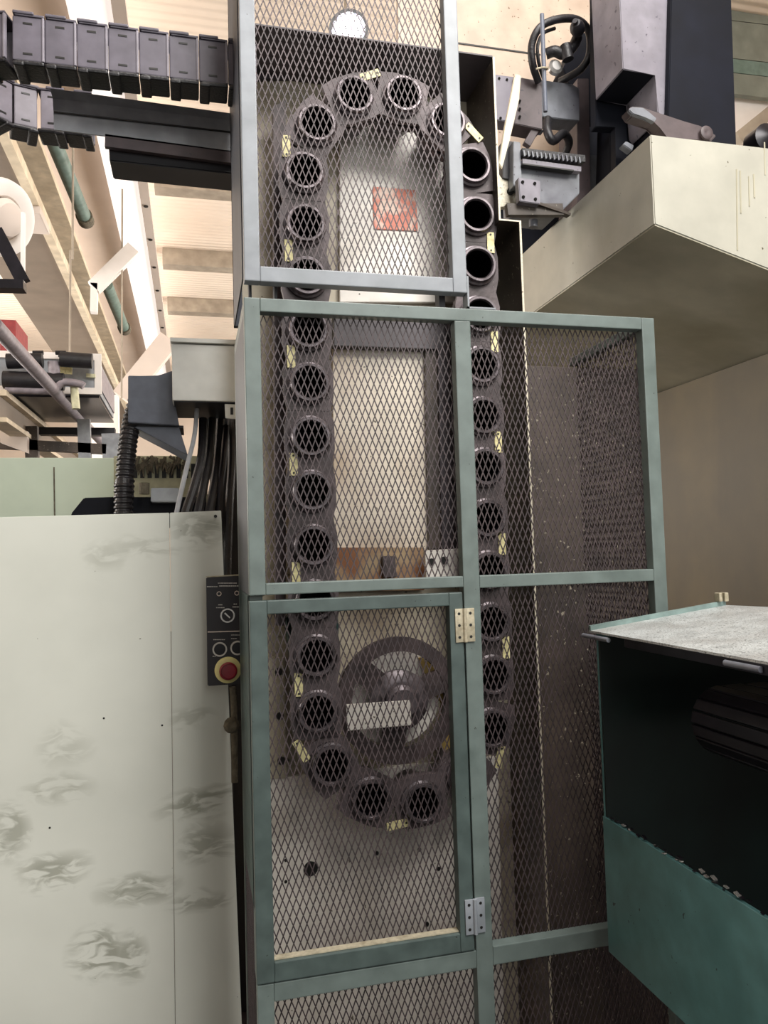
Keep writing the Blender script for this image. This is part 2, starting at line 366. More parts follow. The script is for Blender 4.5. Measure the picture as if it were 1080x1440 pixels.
wire_mesh((XL+.006, YF+.04, FZ+.02), (0,1,0), (0,0,1), YB-YF-.06, zs-.02-FZ, (-1,0,0), a=.012, b=.024, t=.0025).build('wire_mesh', 'mesh', mg)
d0, d1 = XL-.001, XP0-.006
door = MB(); fbox(door, d0, ZD0, d0+.049, 1.430, YF-.004, YF+.036); fbox(door, d1-.043, ZD0, d1, 1.430, YF-.004, YF+.036)
fbox(door, d0+.049, ZD0, d1-.043, ZD0+.053, YF-.004, YF+.036); fbox(door, d0+.049, 1.391, d1-.043, 1.430, YF-.004, YF+.036)
door = door.build('door', 'door', mg)
wire_mesh((d0+.03, YF+.032, ZD0+.03), (1,0,0), (0,0,1), d1-d0-.05, 1.43-ZD0-.05, (0,-1,0)).build('wire_mesh', 'mesh', door)
l_ = MB().box((d0+.05, YF+.006, ZD0+.054), (d1-.044, YF+.03, ZD0+.057)).build('ledge_strip', 'hinge', door)
l_['label'] = 'bare metal strip along the bottom of the opening'
for zc, hm in ((atY(652, 879, YF).z, 'hinge'), (atY(667, 1287, YF).z, 'frame_hi')):
    xc = (d1+XP0)/2
    h_ = MB().box((xc-.030, YF-.009, zc-.050), (xc-.004, YF-.0045, zc+.050), .001).box((xc+.004, YF-.006, zc-.050), (xc+.032, YF-.0012, zc+.050), .001).cyl((xc, YF-.010, zc-.05), (xc, YF-.010, zc+.05), .006, 12).build('hinge', hm, door, True)
    h_['label'] = 'bare steel butt hinge with six screws'
    sc = MB()
    for dx in (-.018, .019):
        for dz in (-.035, 0, .035): sc.cyl((xc+dx, YF-.0095 if dx < 0 else YF-.0065, zc+dz), (xc+dx, YF-.002, zc+dz), .0045, 10)
    sc.build('screw', 'ink', h_, split=True)

# ------------------------------------------------------------------ magazine housing (open-fronted sheet box) behind the cage
HF, HB = 2.75, 3.06
hs = thing('magazine_housing', 'tall cream sheet housing with stepped right edge, open at the front, behind the guard mesh', 'machine housing', (.7, HF, FZ))
k = HF/2.6
def hx(x, y): return atY(x, y, HF)
ztop = hx(640, 71).z; zstep = hx(720, 309).z; X1 = hx(702, 250).x; X2 = hx(738, 440).x; XH0 = hx(350, 60).x-.03
t = .006
MB().box((XH0, HB, FZ), (X2, HB+.01, ztop)).build('back_panel', 'plate', hs)
MB().box((X1-t, HF+.004, zstep), (X1, HB, ztop)).box((X2-t, HF+.004, FZ), (X2, HB, zstep)).box((X1-t, HF+.004, zstep-t), (X2, HB, zstep)).build('side_panel', 'brown', hs, split=True)
MB().box((XH0, HF+.004, ztop-t), (X1, HB, ztop)).build('top_panel', 'slate', hs)
MB().box((X1-.008, HF, zstep), (X1, HF+.004, ztop-.004)).box((X1-.008, HF, zstep-.006), (X2, HF+.004, zstep)).box((X2-.008, HF, FZ), (X2, HF+.004, zstep-.006)).build('edge_lip', 'lip', hs)
MB().box((XH0, HF, ztop-.006), (X1-.008, HF+.004, ztop)).build('edge_lip', 'slate', hs)
# dark header sheet in the top
a = atY(360, 60, HB-.12); 
MB().prism(poly([(350,40),(690,92),(690,128),(620,108),(545,96),(470,98),(410,110),(350,112)], HB-.02), (0,.015,0)).build('header_sheet', 'slate', hs)
# pale raised plates inside the loop
def slab(name, m, pts, Y, th, par, bev=.002): return MB().prism(poly(pts, Y), (0, th, 0), bev).build(name, m, par)
slab('pale_plate', 'plate_pale', [(478,150),(520,125),(600,140),(640,175),(640,425),(478,425)], HB-.03, .028, hs)
slab('pale_plate', 'plate_stained', [(468,487),(612,492),(618,790),(470,790)], HB-.03, .028, hs)
slab('shade_band', 'slate', [(470,437),(640,447),(640,492),(470,486)], HB-.08, .06, hs)  # dark band standing in for the shade above the lower plate
slab('gap_strip', 'slate', [(616,490),(645,492),(652,775),(622,775)], HB-.08, .06, hs)  # dark strip standing in for the black gap beside the plate
b_ = slab('rail_strip', 'brown', [(598,490),(616,490),(622,772),(604,772)], HB-.06, .04, hs)
br = slab('slotted_bracket', 'plate_pale', [(598,774),(652,771),(653,812),(600,815)], HB-.12, .03, hs)
MB().cyl(atY(607,790,HB-.125), atY(607,790,HB-.11), .014).cyl(atY(625,788,HB-.125), atY(625,788,HB-.11), .016).build('bolt_hole', 'ink', br, split=True)
slab('small_block', 'chain', [(538,782),(556,782),(558,812),(540,812)], HB-.08, .05, hs)
st = mat('rust_stain_plate', 'a08a6a', '7a4d2c', .4, .6, 8, .6); G['rust'] = st
slab('rusty_lower_plate', 'rust', [(470,770),(597,770),(597,830),(470,832)], HB-.045, .014, hs)
slab('lower_back_plate', 'plate_pale', [(376,1095),(700,1065),(712,1540),(700,1560),(372,1560)], HB-.03, .028, hs)
slab('left_strip', 'plate', [(376,925),(400,925),(404,1095),(378,1095)], HB-.04, .036, hs)
hl = MB()
for (x, y, r) in ((437,1222,.028),(402,1210,.006),(402,1240,.006),(530,1200,.008),(590,1195,.008),(617,1222,.008),(392,945,.015),(394,1007,.015),(396,1070,.016),(600,1300,.01),(510,1330,.01)):
    p = atY(x, y, HB-.034 if y > 1095 else HB-.044); hl.cyl(p, p+Vector((0,.004,0)), r, 16)
hl.build('drilled_hole', 'ink', hs, split=True)
lb = slab('red_label_plate', 'redlabel', [(524,262),(585,267),(588,325),(526,322)], HB-.036, .004, hs)
lb['label'] = 'faded red and white warning label, unreadable'
# dark plate filling the right compartment, behind the wire
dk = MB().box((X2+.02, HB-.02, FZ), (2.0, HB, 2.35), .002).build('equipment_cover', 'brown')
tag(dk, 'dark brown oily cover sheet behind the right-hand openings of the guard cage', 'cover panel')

# sprocket and drive at the foot of the chain
YC = 2.80
cS = atY(562, 985, YC+.06)
sp = thing('chain_sprocket', 'dark greasy chain wheel with shiny hub behind the cage door', 'sprocket', cS)
MB().ring(cS, (0,1,0), .185, .24, .03, 48).build('rim', 'sprocket', sp, True)
m_ = MB()
for a in (20, 140, 260):
    d = Vector((math.cos(math.radians(a)), 0, math.sin(math.radians(a)))); m_.beam(cS+Vector((0,.015,0))+d*.05, cS+Vector((0,.015,0))+d*.195, .09, .025, up=(0,1,0))
m_.build('spoke', 'sprocket', sp, split=True)
MB().lathe(cS, (0,-1,0), [(0,-.03),(.115,-.03),(.115,.0),(.08,.02),(.065,.02),(.065,.045),(.05,.055),(.05,.07),(0,.07)], 36).build('hub', 'ring', sp, True)
y_ = mat('ochre_back_disc', 'b79a58', '8c7440', .4, .7, 6, .5); G['ochre'] = y_
MB().lathe(cS+Vector((0,.08,0)), (0,1,0), [(0,0),(.185,0),(.185,.02),(0,.02)], 40).build('backing_disc', 'plate_pale', sp, True)
MB().prism(poly([(588,925),(625,925),(650,960),(650,1060),(628,1060),(612,1035),(622,990),(600,955)], YC+.12), (0,.015,0), .002).build('yellow_backing', 'ochre', sp)
wp = MB().prism(poly([(487,991),(577,985),(579,1020),(489,1028)], YC-.03), (0,.012,0), .002).build('guide_plate', 'plate_pale', sp)
wp['label'] = 'pale rectangular plate bolted across the wheel'
slab('guide_rail', 'sprocket', [(384,150),(402,140),(402,880),(388,880)], HB-.14, .05, hs)
hd = slab('inspection_box', 'darkgreen', [(402,868),(475,864),(477,885),(470,925),(410,930)], HB-.1, .09, hs)

# ------------------------------------------------------------------ tool chain: stadium loop of links and empty tool pots
YCH = 2.80
xl = atY(434, 540, YCH).x; xr = atY(676, 545, YCH).x; R = (xr-xl)/2; xc = (xl+xr)/2
zt = atY(535, 132, YCH).z - R; zb = atY(572, 1130, YCH).z + R
ch = thing('tool_chain', 'loop of dark greasy links carrying empty round tool pots, seen through the guard mesh', 'tool magazine chain', (xc, YCH, zb-R))
straight = zt-zb; per = 2*straight+2*PI*R; pitch = atY(434,540,YCH).z-atY(436,615,YCH).z
N = round(per/pitch); pitch = per/N
def path(s):
    s %= per
    if s < straight: return Vector((xl, YCH, zb+s)), 90.
    s -= straight
    if s < PI*R: a = PI-s/R; return Vector((xc+R*math.cos(a), YCH, zt+R*math.sin(a))), math.degrees(a)-90
    s -= PI*R
    if s < straight: return Vector((xr, YCH, zt-s)), -90.
    s -= straight
    a = -s/R; return Vector((xc+R*math.cos(a), YCH, zb+R*math.sin(a))), math.degrees(a)-90
s0 = atY(434, 540, YCH).z-zb
s0 -= math.floor(s0/pitch)*pitch
link0 = pot0 = bore_shade0 = tag0 = None
for i in range(N):
    p, a = path(s0+i*pitch); ar = math.radians(a)
    # travel direction and outward normal in the XZ plane
    q, _ = path(s0+i*pitch+.01); d = (q-p).normalized(); n = Vector((-d.z, 0, d.x))
    Mx = Matrix((d, Vector((0,1,0)), n)).transposed().to_4x4()   # local x along travel, z outward (left of travel)
    if link0 is None:
        h = .093
        pts = [(-pitch*.50,0,-h*.86),(-pitch*.22,0,-h),(pitch*.22,0,-h),(pitch*.50,0,-h*.86),(pitch*.50,0,h*.86),(pitch*.22,0,h),(-pitch*.22,0,h),(-pitch*.50,0,h*.86)]
        def edge_pt(th, P_):
            dx, dz = math.cos(th), math.sin(th); best = None
            for q0, q1 in zip(P_, P_[1:]+P_[:1]):
                ex, ez = q1[0]-q0[0], q1[2]-q0[2]; det = dx*(-ez)-dz*(-ex)
                if abs(det) < 1e-9: continue
                tt_ = (q0[0]*(-ez)-q0[2]*(-ex))/det; uu = (dx*q0[2]-dz*q0[0])/det
                if tt_ > 0 and -1e-6 <= uu <= 1+1e-6 and (best is None or tt_ < best): best = tt_
            return best*dx, best*dz
        mb = MB()
        for (P_, y0_, y1_) in ((pts, 0, .02), ([tuple(Vector(v)*.86) for v in pts], .06, .09)):
            ths = sorted([2*PI*k/32 for k in range(32)]+[math.atan2(v[2], v[0]) % (2*PI) for v in pts])
            L4 = []
            for th in ths:
                ox, oz = edge_pt(th, P_); ix, iz = .07*math.cos(th), .07*math.sin(th)
                L4.append([mb.b.verts.new(c) for c in ((ix,y0_,iz),(ox,y0_,oz),(ox,y1_,oz),(ix,y1_,iz))])
            for A_, B_ in zip(L4, L4[1:]+L4[:1]):
                for k in range(4): mb.b.faces.new([A_[k], A_[(k+1)%4], B_[(k+1)%4], B_[k]])
        me_o = mb.build('chain_link', 'chain'); me_o.location = (0,0,0)
        # build() centred the mesh; undo so that the local origin is the pot axis
        cs = [v.co for v in me_o.data.vertices]; mx = Vector([(min(c[j] for c in cs)+max(c[j] for c in cs))/2 for j in range(3)]); mx = Vector((0, 0, 0)) if False else mx; mx.y = min(c.y for c in cs)
        for v in me_o.data.vertices: v.co -= mx
        link0 = me_o.data; bpy.data.objects.remove(me_o)
        def mesh_only(mb, m, smooth=True):
            bmesh.ops.recalc_face_normals(mb.b, faces=mb.b.faces[:]); me = bpy.data.meshes.new('m'); mb.b.to_mesh(me); mb.b.free(); me.materials.append(G[m])
            if smooth:
                for f in me.polygons: f.use_smooth = True
                me.set_sharp_from_angle(angle=math.radians(40))
            return me
        pot0 = mesh_only(MB().lathe((0,0,0), (0,1,0), [(.056,.15),(.056,-.028),(.061,-.034),(.069,-.034),(.072,-.028),(.072,-.018),(.080,-.014),(.080,-.001),(.074,.17),(.0,.17),(0,.15)], 32), 'ring')
        bore_shade0 = mesh_only(MB().lathe((0,0,0), (0,1,0), [(.0553,-.026),(.0553,.148),(.012,.148),(.012,.12),(0,.12)], 32), 'bore_shade')
        tag0 = mesh_only(MB().box((pitch*.5-.042,-.006,.048), (pitch*.5+.042,-.0015,.078), .001), 'tag', False)
        hole0 = mesh_only(MB().cyl((pitch*.5-.032,-.008,.063), (pitch*.5-.032,-.004,.063), .004, 10).cyl((pitch*.5+.032,-.008,.063), (pitch*.5+.032,-.004,.063), .004, 10), 'ink', False)
    def inst(name, me, par=ch, off=0):
        o = bpy.data.objects.new(name, me); col.objects.link(o); o.parent = par
        if par is ch: o.matrix_local = Matrix.Translation(p-ch.location+Vector((0,off,0))) @ Mx
        return o
    ln = inst('chain_link', link0, off=.0015*(i % 2)); pt = inst('tool_pot', pot0); inst('bore_shade', bore_shade0, pt)
    if i % 2 == 0:
        tg = inst('number_tag', tag0); inst('rivet', hole0, tg)

# ------------------------------------------------------------------ foreground cover sheet on the left, and the control pendant beside it
CY = 2.85
def down(p): return Vector((p.x, p.y, FZ))
cv = thing('cover_panel', 'large pale green-white cover sheet smeared with grease, filling the lower left', 'cover panel', atY(150, 1000, CY).xy.to_3d())
tl, tf, tr = atY(-70, 729, CY), atY(238, 721, CY), atY(311, 718, CY+.035)
brr = atY(340, 1440, CY+.035); brr = brr+(brr-tr)*((brr.z-FZ)/(tr.z-brr.z)); fb = atY(246, 1440, CY); fb = fb+(fb-tf)*((fb.z-FZ)/(tf.z-fb.z))
MB().prism([tl, tf, fb, down(tl)], (0,.02,0), .002).build('main_sheet', 'cover', cv)
MB().prism([tf+Vector((.002,.002,0)), tr, brr, fb+Vector((.002,.002,0))], (.0,.02,0), .002).build('folded_flange', 'cover', cv)
p = atY(303, 726, CY+.03); MB().cyl(p+Vector((0,-.003,0)), p+Vector((0,.004,0)), .006, 12).build('screw_hole', 'ink', cv)
dots = MB()
for x, y in ((146,1010),(228,1020),(70,1164)):
    p = atY(x, y, CY); dots.cyl(p-Vector((0,.001,0)), p+Vector((0,.003,0)), .0035, 10)
dots.build('screw_hole', 'ink', cv, split=True)
PY = 2.76
pd = thing('control_pendant', 'black push-button box with red emergency stop beside the cage door', 'control box', atY(318, 965, PY))
MB().prism(poly([(290,812),(348,809),(348,961),(292,965)], PY), (0,.05,0), .003).build('housing', 'panelblack', pd)
MB().prism(poly([(289.5,810.5),(348,807.5),(348,809),(290,812)], PY-.001), (0,.05,0)).build('top_edge', 'hinge', pd)
MB().prism(poly([(292,888),(346,886.6),(346,888),(292,889.5)], PY-.002), (0,.004,0)).build('seam', 'duct', pd)
def prings(x, y, r0, r1, m, name, h=.006): 
    p = atY(x, y, PY); k_ = PY/FPX*1.02; return MB().ring(p, (0,-1,0), r0*k_, r1*k_, h, 28).build(name, m, pd, True)
ks = prings(320, 865.5, 7.6, 9.6, 'chrome', 'key_switch_ring')
MB().beam(atY(316, 862, PY-.006), atY(323.5, 869, PY-.006), .005, .004, up=(0,1,0)).build('key_slot', 'chrome', ks)
for x, y in ((309,913),(334,911)):
    r_ = prings(x, y, 7.6, 9.6, 'whiteprint', 'push_button'); p = atY(x, y, PY); MB().lathe(p, (0,-1,0), [(.0188,0),(.0185,.004),(0,.005)], 24).build('button_cap', 'black', r_, True)
for x, y in ((308,835),(333,834)): prings(x, y, 2.2, 3.2, 'duct', 'indicator_ring', .002)
p = atY(320.5, 942, PY); k_ = PY/FPX*1.02
es = MB().lathe(p, (0,-1,0), [(17.5*k_,0),(17.5*k_,.004),(14*k_,.009),(0,.009)], 36).build('emergency_stop', 'yellow', pd, True)
MB().lathe(p+Vector((0,-.009,0)), (0,-1,0), [(8*k_,0),(8*k_,.012),(11.5*k_,.014),(11.8*k_,.024),(9.5*k_,.029),(9*k_,.026),(0,.027)], 36).build('button_head', 'red', es, True)
# unreadable rows of small print, as dashes
pr = MB(); random.seed(3)
def dash(x0, x1, y, h, step=2.6):
    x = x0
    while x < x1-.5:
        ww = random.uniform(1.2, 2.3); pr.box(atY(x, y+h/2, PY-.0012), atY(min(x+ww, x1), y-h/2, PY)+Vector((0,.0005,0))); x += ww+random.uniform(.3, .7)
dash(306.5, 333, 820, 1.2); dash(291, 306, 825, 1.5); dash(308.5, 336, 824, 1.6); dash(307, 312.5, 850.5, 1.3); dash(304, 315.5, 854.5, 1.3); dash(328.5, 333.5, 849.5, 1.3); dash(327, 336, 853.5, 1.3)
dash(300, 317, 899.5, 1.2); dash(325, 337, 893, 1.1); dash(325, 333, 898, 1.1); dash(299, 304, 923, 1.2)
pt_ = pr.build('small_print', 'whiteprint', pd); pt_['kind'] = 'stuff'
vb = thing('pipe_fitting', 'small dirty pipe valve between the cover sheet and the cage', 'valve', atY(328, 1020, 2.8))
MB().tube([atY(327, 966, 2.82), atY(329, 1000, 2.82), atY(330, 1100, 2.82)], .012, 10).build('pipe', 'fur', vb, True)
MB().lathe(atY(326, 1022, 2.76), (0,1,0), [(0,0),(.018,.004),(.028,.02),(.026,.04),(0,.06)], 12).build('valve_body', 'fur', vb, True)

# pale green sheet further back
o = MB().box(atY(-60, 643.5, 4.3).xyz, Vector((atY(163, 643, 4.3).x, 4.33, FZ)), .003).build('back_cover_panel', 'palegreen'); tag(o, 'pale green sheet panel standing behind the large smeared cover sheet', 'cover panel')
MB().beam(atY(76, 657, 4.297), atY(77, 725, 4.297), .006, .004, up=(0,1,0)).build('seam_line', 'fur', o)

# switch cabinet and its neighbours
sb = thing('switch_cabinet', 'light grey metal switch cabinet left of the upper guard', 'cabinet', atY(290, 564, 3.3))
A = atY(242.5, 563, 3.3); B = atY(350, 481, 3.3); z1 = atY(242, 483, 3.3).z
MB().box((A.x, 3.3, A.z), (B.x, 3.7, z1), .004).build('body', 'greybox', sb)
MB().box((A.x-.006, 3.285, z1+.004), (B.x, 3.71, z1+.022), .002).build('lid', 'greybox', sb)
MB().box((A.x+.006, 3.31, A.z-.004), (B.x, 3.69, A.z-.0005)).build('gland_plate', 'black', sb)
sl = MB().prism(poly([(316,568),(340,569),(340,590),(317,588)], 3.31), (0,.006,0), .001).build('mounting_tab', 'greybox', sb)
MB().prism(poly([(324,573),(328,573),(328,583),(324,583)], 3.308), (0,.006,0)).build('slot', 'ink', sl)
bg = thing('cable_box', 'slate blue sheet metal box joined to the left of the grey cabinet', 'box', atY(215, 595, 3.42))
MB().prism(poly([(180,528),(222,529),(243,521),(245,560),(252,598),(180,594)], 3.42), (0,.32,0), .003).build('body', 'bluegrey', bg)
MB().prism(poly([(188,600),(252,601),(264,640)], 3.45), (0,.25,0), .002).build('lower_gusset', 'bluegrey', bg)
MB().prism(poly([(183,594.5),(258,598.5),(258,602),(188,600)], 3.46), (0,.2,0)).build('shadow_gap_plate', 'black', bg)
hz = MB().tube([Vector((atY(174,745,3.4).x, 3.4, FZ)), atY(174,745,3.4), atY(175,700,3.42), atY(177,655,3.44), (atY(181,615,3.47)), atY(187,585,3.5), atY(194,560,3.5)], .040, 16, ribs=130).build('corrugated_hose', 'rubber'); tag(hz, 'thick black corrugated hose rising to the slate blue box', 'hose')
cabs = [([(277,575,3.45),(273,615,3.4),(262,660,3.3),(246,735,3.2)],.010,'trough','thin grey cable leaving the cabinet underside, leftmost of the bundle'),
 ([(286,590,3.5),(284,640,3.42),(273,685,3.35),(258,735,3.3)],.021,'rubber','thick black cable just right of the thin grey one'),
 ([(298,590,3.5),(294,640,3.42),(285,690,3.35),(276,740,3.3)],.021,'rubber','thick black cable in the middle of the bundle under the cabinet'),
 ([(310,590,3.5),(306,650,3.4),(298,700,3.3),(290,745,3.25)],.021,'rubber','thick black cable right of centre in the bundle under the cabinet'),
 ([(318,600,3.4),(314,650,3.3),(309,700,3.25),(306,830,3.2)],.016,'belt','dark cable hanging beside the cover sheet edge'),
 ([(325,590,3.4),(326,650,3.3),(322,720,3.2),(318,860,3.15)],.020,'rubber','black cable nearest the cage, hanging down behind the pendant')]
for pts, r, mm, lb_ in cabs:
    ci = len([1 for o in bpy.data.objects if o.name.startswith('cable') and o.get('group')]); q_ = [atY(q[0], q[1], q[2]+.07*ci) for q in pts]; q_ += [q_[-1]-Vector((0,0,.12)), q_[-1]-Vector((0,0,.4)), Vector((q_[-1].x, q_[-1].y, FZ))]
    o = MB().tube(q_, r, 10).build('cable', mm); tag(o, lb_, 'cable', 'cables under the switch cabinet')
o = MB().box((atY(300, 900, 3.75).x, 3.75, FZ), atY(352, 592, 3.95)).build('control_cubicle', 'black'); tag(o, 'black machine side hidden behind the hanging cables', 'cabinet')
cb = thing('comb_panel', 'yellowish slotted sheet with dusty fringe behind the hose', 'panel', atY(230, 700, 3.95))
MB().prism(poly([(160,641),(292,641),(292,735),(160,735)], 3.95), (0,.02,0), .002).build('sheet', 'lime', cb)
s_ = MB()
for i in range(11): s_.prism(poly([(187+i*10.2,652),(193+i*10.2,652),(193+i*10.2,672),(187+i*10.2,672)], 3.945), (0,.01,0))
s_.build('slot', 'ink', cb, split=True)
fr = MB(); random.seed(5)
for i in range(70):
    x = random.uniform(184, 262); y = random.uniform(641, 655); p = atY(x, y, 3.94); fr.cyl(p, p+Vector((random.uniform(-.02,.02), -.01, -random.uniform(.02,.06))), .009, 6, .002)
f_ = fr.build('dust_fringe', 'fur', cb); f_['kind'] = 'stuff'
o = MB().prism(poly([(98,1300),(100,722),(118,700),(184,698),(184,1300)], 3.52), (0,.2,0), .004).build('machine_cover', 'bluegrey'); o.data.materials[0] = G['navy']; tag(o, 'low dark sloping cover peeking over the smeared cover sheet', 'cover')
mo = thing('motor_box', 'low dark grey box between hose and cables', 'box', atY(232, 720, 3.5))
MB().prism(poly([(212,686),(252,686),(252,706),(212,706)], 3.5), (0,.2,0), .004).build('lid', 'trough', mo); MB().prism(poly([(186,699),(290,699),(290,740),(186,740)], 3.56), (0,.2,0)).build('body', 'navy', mo)
MB().cyl(atY(203,695,3.5), atY(203,679,3.5), .022, 12).build('cable_gland', 'fur', mo, True)

# ------------------------------------------------------------------ cable drag chain with its trough, upper left
Y0 = 2.5; zt_ = atY(160, 40, Y0).z; zb_ = atY(160, 100, Y0).z; zmid = (zt_+zb_)/2; hh = zt_-zb_
xb = atY(40, 80, 2.74).x; xR = atY(352, 100, Y0).x; Rm = .18; yc = Y0+.24
dc = thing('cable_drag_chain', 'grey and black cable drag chain bending round at the upper left', 'cable chain', (xb, yc, zb_))
def dpath(s):
    L1 = xR-xb
    if s < L1: return Vector((xR-s, yc-Rm, 0)), PI
    s -= L1
    if s < PI*Rm: a = -PI/2 - s/Rm; return Vector((xb+Rm*math.cos(a), yc+Rm*math.sin(a), 0)), a-PI/2
    s -= PI*Rm; return Vector((xb+s, yc+Rm, 0)), 0.
pit = .094; tot = (xR-xb)+PI*Rm+.28; nlk = int(tot/pit)
def mo_(mb, m, sm=False):
    bmesh.ops.recalc_face_normals(mb.b, faces=mb.b.faces[:]); me = bpy.data.meshes.new('m'); mb.b.to_mesh(me); mb.b.free(); me.materials.append(G[m]); return me
hp = hh/2
# local frame: x along travel, y outward (away from bend centre), z up
outer_ = mo_(MB().box((-pit*.47, .050, -hp), (pit*.47, .062, hp), .004), 'chainplate')
inner_ = mo_(MB().box((-pit*.40, -.030, -hp), (pit*.40, -.020, hp), .004), 'chainlight')
bandb = mo_(MB().box((-pit*.52, -.034, -hp-.014), (pit*.40, .066, -hp+.0), .007).box((pit*.1,-.038,-hp-.020),(pit*.46,.07,-hp-.006),.006), 'rubber')
bandt = mo_(MB().box((-pit*.52, -.034, hp), (pit*.40, .066, hp+.008), .003).box((-pit*.2,-.038,hp+.004),(pit*.46,.07,hp+.014),.004), 'chainplate')
rib_ = mo_(MB().box((-pit*.52, .052, -hp), (-pit*.44, .066, hp), .002), 'chainlight')
def slot(y0_, y1_, z): return mo_(MB().box((-.014, y0_, z-.0035), (.014, y1_, z+.0035), .001), 'ink')
clips = [slot(.0605, .0632, z) for z in (-hp+.022, hp-.022)]+[slot(-.0312, -.0295, z) for z in (-hp+.022, hp-.022)]
for i in range(nlk):
    p, a = dpath((i+.3)*pit); tv = Vector((math.cos(a), math.sin(a), 0)); nv = Vector((tv.y, -tv.x, 0))
    if i*pit < .01: pass
    # outward: from bend centre line
    cen = Vector((max(p.x, xb), yc, 0)); nv = (p-cen).normalized()
    Mx = Matrix((tv, nv, Vector((0,0,1)))).transposed().to_4x4(); Mx.translation = Vector((p.x, p.y, zmid))-dc.location
    lk = bpy.data.objects.new('chain_link', bandb); col.objects.link(lk); lk.parent = dc; lk.matrix_local = Mx
    for nme, me in (('outer_plate', outer_), ('inner_plate', inner_), ('top_band', bandt), ('edge_rib', rib_))+tuple(('clip_slot', c) for c in clips):
        c_ = bpy.data.objects.new(nme, me); col.objects.link(c_); c_.parent = lk
tr_ = thing('guide_trough', 'grey steel guide trough under the drag chain', 'trough', atY(200, 200, 2.8))
T0 = 2.80
def prof(ptsL, ptsR, th, name, m):   # ruled strip between a left and a right profile
    mb = MB(); n = len(ptsL); th = Vector(th)
    for i in range(n-1):
        a, b, c, d = ptsL[i], ptsL[i+1], ptsR[i+1], ptsR[i]
        mb.hexa([a, d, c, b, a+th, d+th, c+th, b+th])
    bmesh.ops.remove_doubles(mb.b, verts=mb.b.verts[:], dist=.0005)
    return mb.build(name, m, tr_)
Lp = [atY(70,124,T0-.06), atY(74,138,T0-.02), atY(75,155,T0), atY(76,182,T0)]; Rp = [atY(352,163,T0-.06), atY(352,173,T0-.02), atY(352,187,T0), atY(352,217,T0)]
prof(Lp, Rp, (0,.006,0), 'trough_wall', 'trough')
MB().beam(atY(76,157.5,T0-.003), atY(352,189,T0-.003), .005, .004, up=(0,1,0)).build('edge_line', 'ink', tr_)
MB().beam(atY(148,199,T0+.01), atY(352,226,T0+.01), .045, .02, up=(0,1,0)).build('lower_rail', 'dusk', tr_)
bb = MB().prism(poly([(153,207),(352,232),(352,247),(154,226)], T0+.03), (0,.14,0), .004).build('underside_bar', 'black', tr_)

# ------------------------------------------------------------------ upper right of the machine
o = MB().prism(poly([(560,-60),(900,-60),(900,330),(560,330)], 3.75), (0,.04,0)).build('machine_cover', 'beige'); tag(o, 'speckled beige cover sheet behind the hose loop, top right of the guard', 'machine cover')
MB().beam(atY(640,60,3.748), atY(760,77,3.748), .008, .004, up=(0,1,0)).build('seam_line', 'ink', o)
WX = 2.6; zund_w = atY(918, 315, 2.4).z-.285*(2.6-atY(918, 315, 2.4).x)-.012
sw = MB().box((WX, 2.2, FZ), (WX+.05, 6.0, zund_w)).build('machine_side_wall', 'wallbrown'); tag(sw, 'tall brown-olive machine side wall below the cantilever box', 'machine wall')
# cantilevered cream box with sloping underside
CYF = 2.4; P = atY(917, 189, CYF); Q = atY(918, 315, CYF); bx0 = (P.x+Q.x)/2; ztc = P.z
def zund(x): return Q.z-.285*(x-Q.x)
cl = thing('cantilever_box', 'cream painted cantilever box with sloping underside, jutting out at upper right', 'machine casting', (bx0, CYF, Q.z))
v = [(bx0,CYF,Q.z),(3.4,CYF,zund(3.4)),(3.4,CYF,ztc),(bx0,CYF,ztc)]
cbx = MB().prism(v, (0,3.0,0), .004).build('body', 'cream', cl)
up_ = MB().prism([(bx0+.003,CYF+.003,Q.z-.004),(3.39,CYF+.003,zund(3.39)-.004),(3.39,CYF+2.99,zund(3.39)-.004),(bx0+.003,CYF+2.99,Q.z-.004)], (0,0,.003)).build('underside_sheet', 'cream_dull', cl)
dr = MB()
for x, y0, y1, ww in ((1036,238,352,2.2),(1041,240,300,2),(1053,248,290,2),(1060,245,278,2.6),(1075,200,246,2)):
    dr.beam(atY(x, y0, CYF-.001), atY(x+1, y1, CYF-.001), ww*.0025, .002, up=(0,1,0))
dr.build('oil_drip', 'cream_dull', cl, split=True)
# ram column
def vslab(name, m, pts, Y, th, par): return MB().prism(poly(pts, Y), (0, th, 0), .003).build(name, m, par)
rc = thing('ram_column', 'tall dark blue and grey machine column rising behind the cantilever box', 'machine column', atY(930, 200, 3.0))
vslab('grey_block', 'pebble', [(868,-80),(955,-80),(948,150),(930,165),(925,157),(922,105),(876,97)], 2.75, .225, rc)
MB().prism([atY(876.5,98,2.755), atY(921.5,105.5,2.755), atY(921.5,105.5,2.755)+Vector((0,.215,0)), atY(876.5,98,2.755)+Vector((0,.215,0))], (0,0,-.003)).build('underside_shade', 'navy', rc)  # dark plate under the grey block, paints its shaded underside
vslab('dark_block', 'navy', [(946,-80),(1026,-80),(1037,240),(938,240)], 2.72, .6, rc)
vslab('recess_block', 'navy', [(836,-80),(950,-80),(945,300),(866,285),(866,178),(838,178)], 2.985, .05, rc)
MB().prism([atY(868,-80,2.756), atY(876,96.5,2.756), atY(876,96.5,2.756)+Vector((0,.21,0)), atY(868,-80,2.756)+Vector((0,.21,0))], (-.003,0,0)).build('side_sheet', 'dusk', rc)  # darker sheet on the block's left face, painting its shade
vslab('inner_column', 'dusk', [(812,110),(828,110),(832,330),(812,330)], 3.3, .2, rc)
vslab('side_plate', 'bluegrey', [(828,178),(868,178),(866,330),(830,330)], 3.4, .1, rc)
vslab('lower_plate', 'casting', [(829,218),(862,218),(860,330),(830,330)], 3.38, .1, rc)
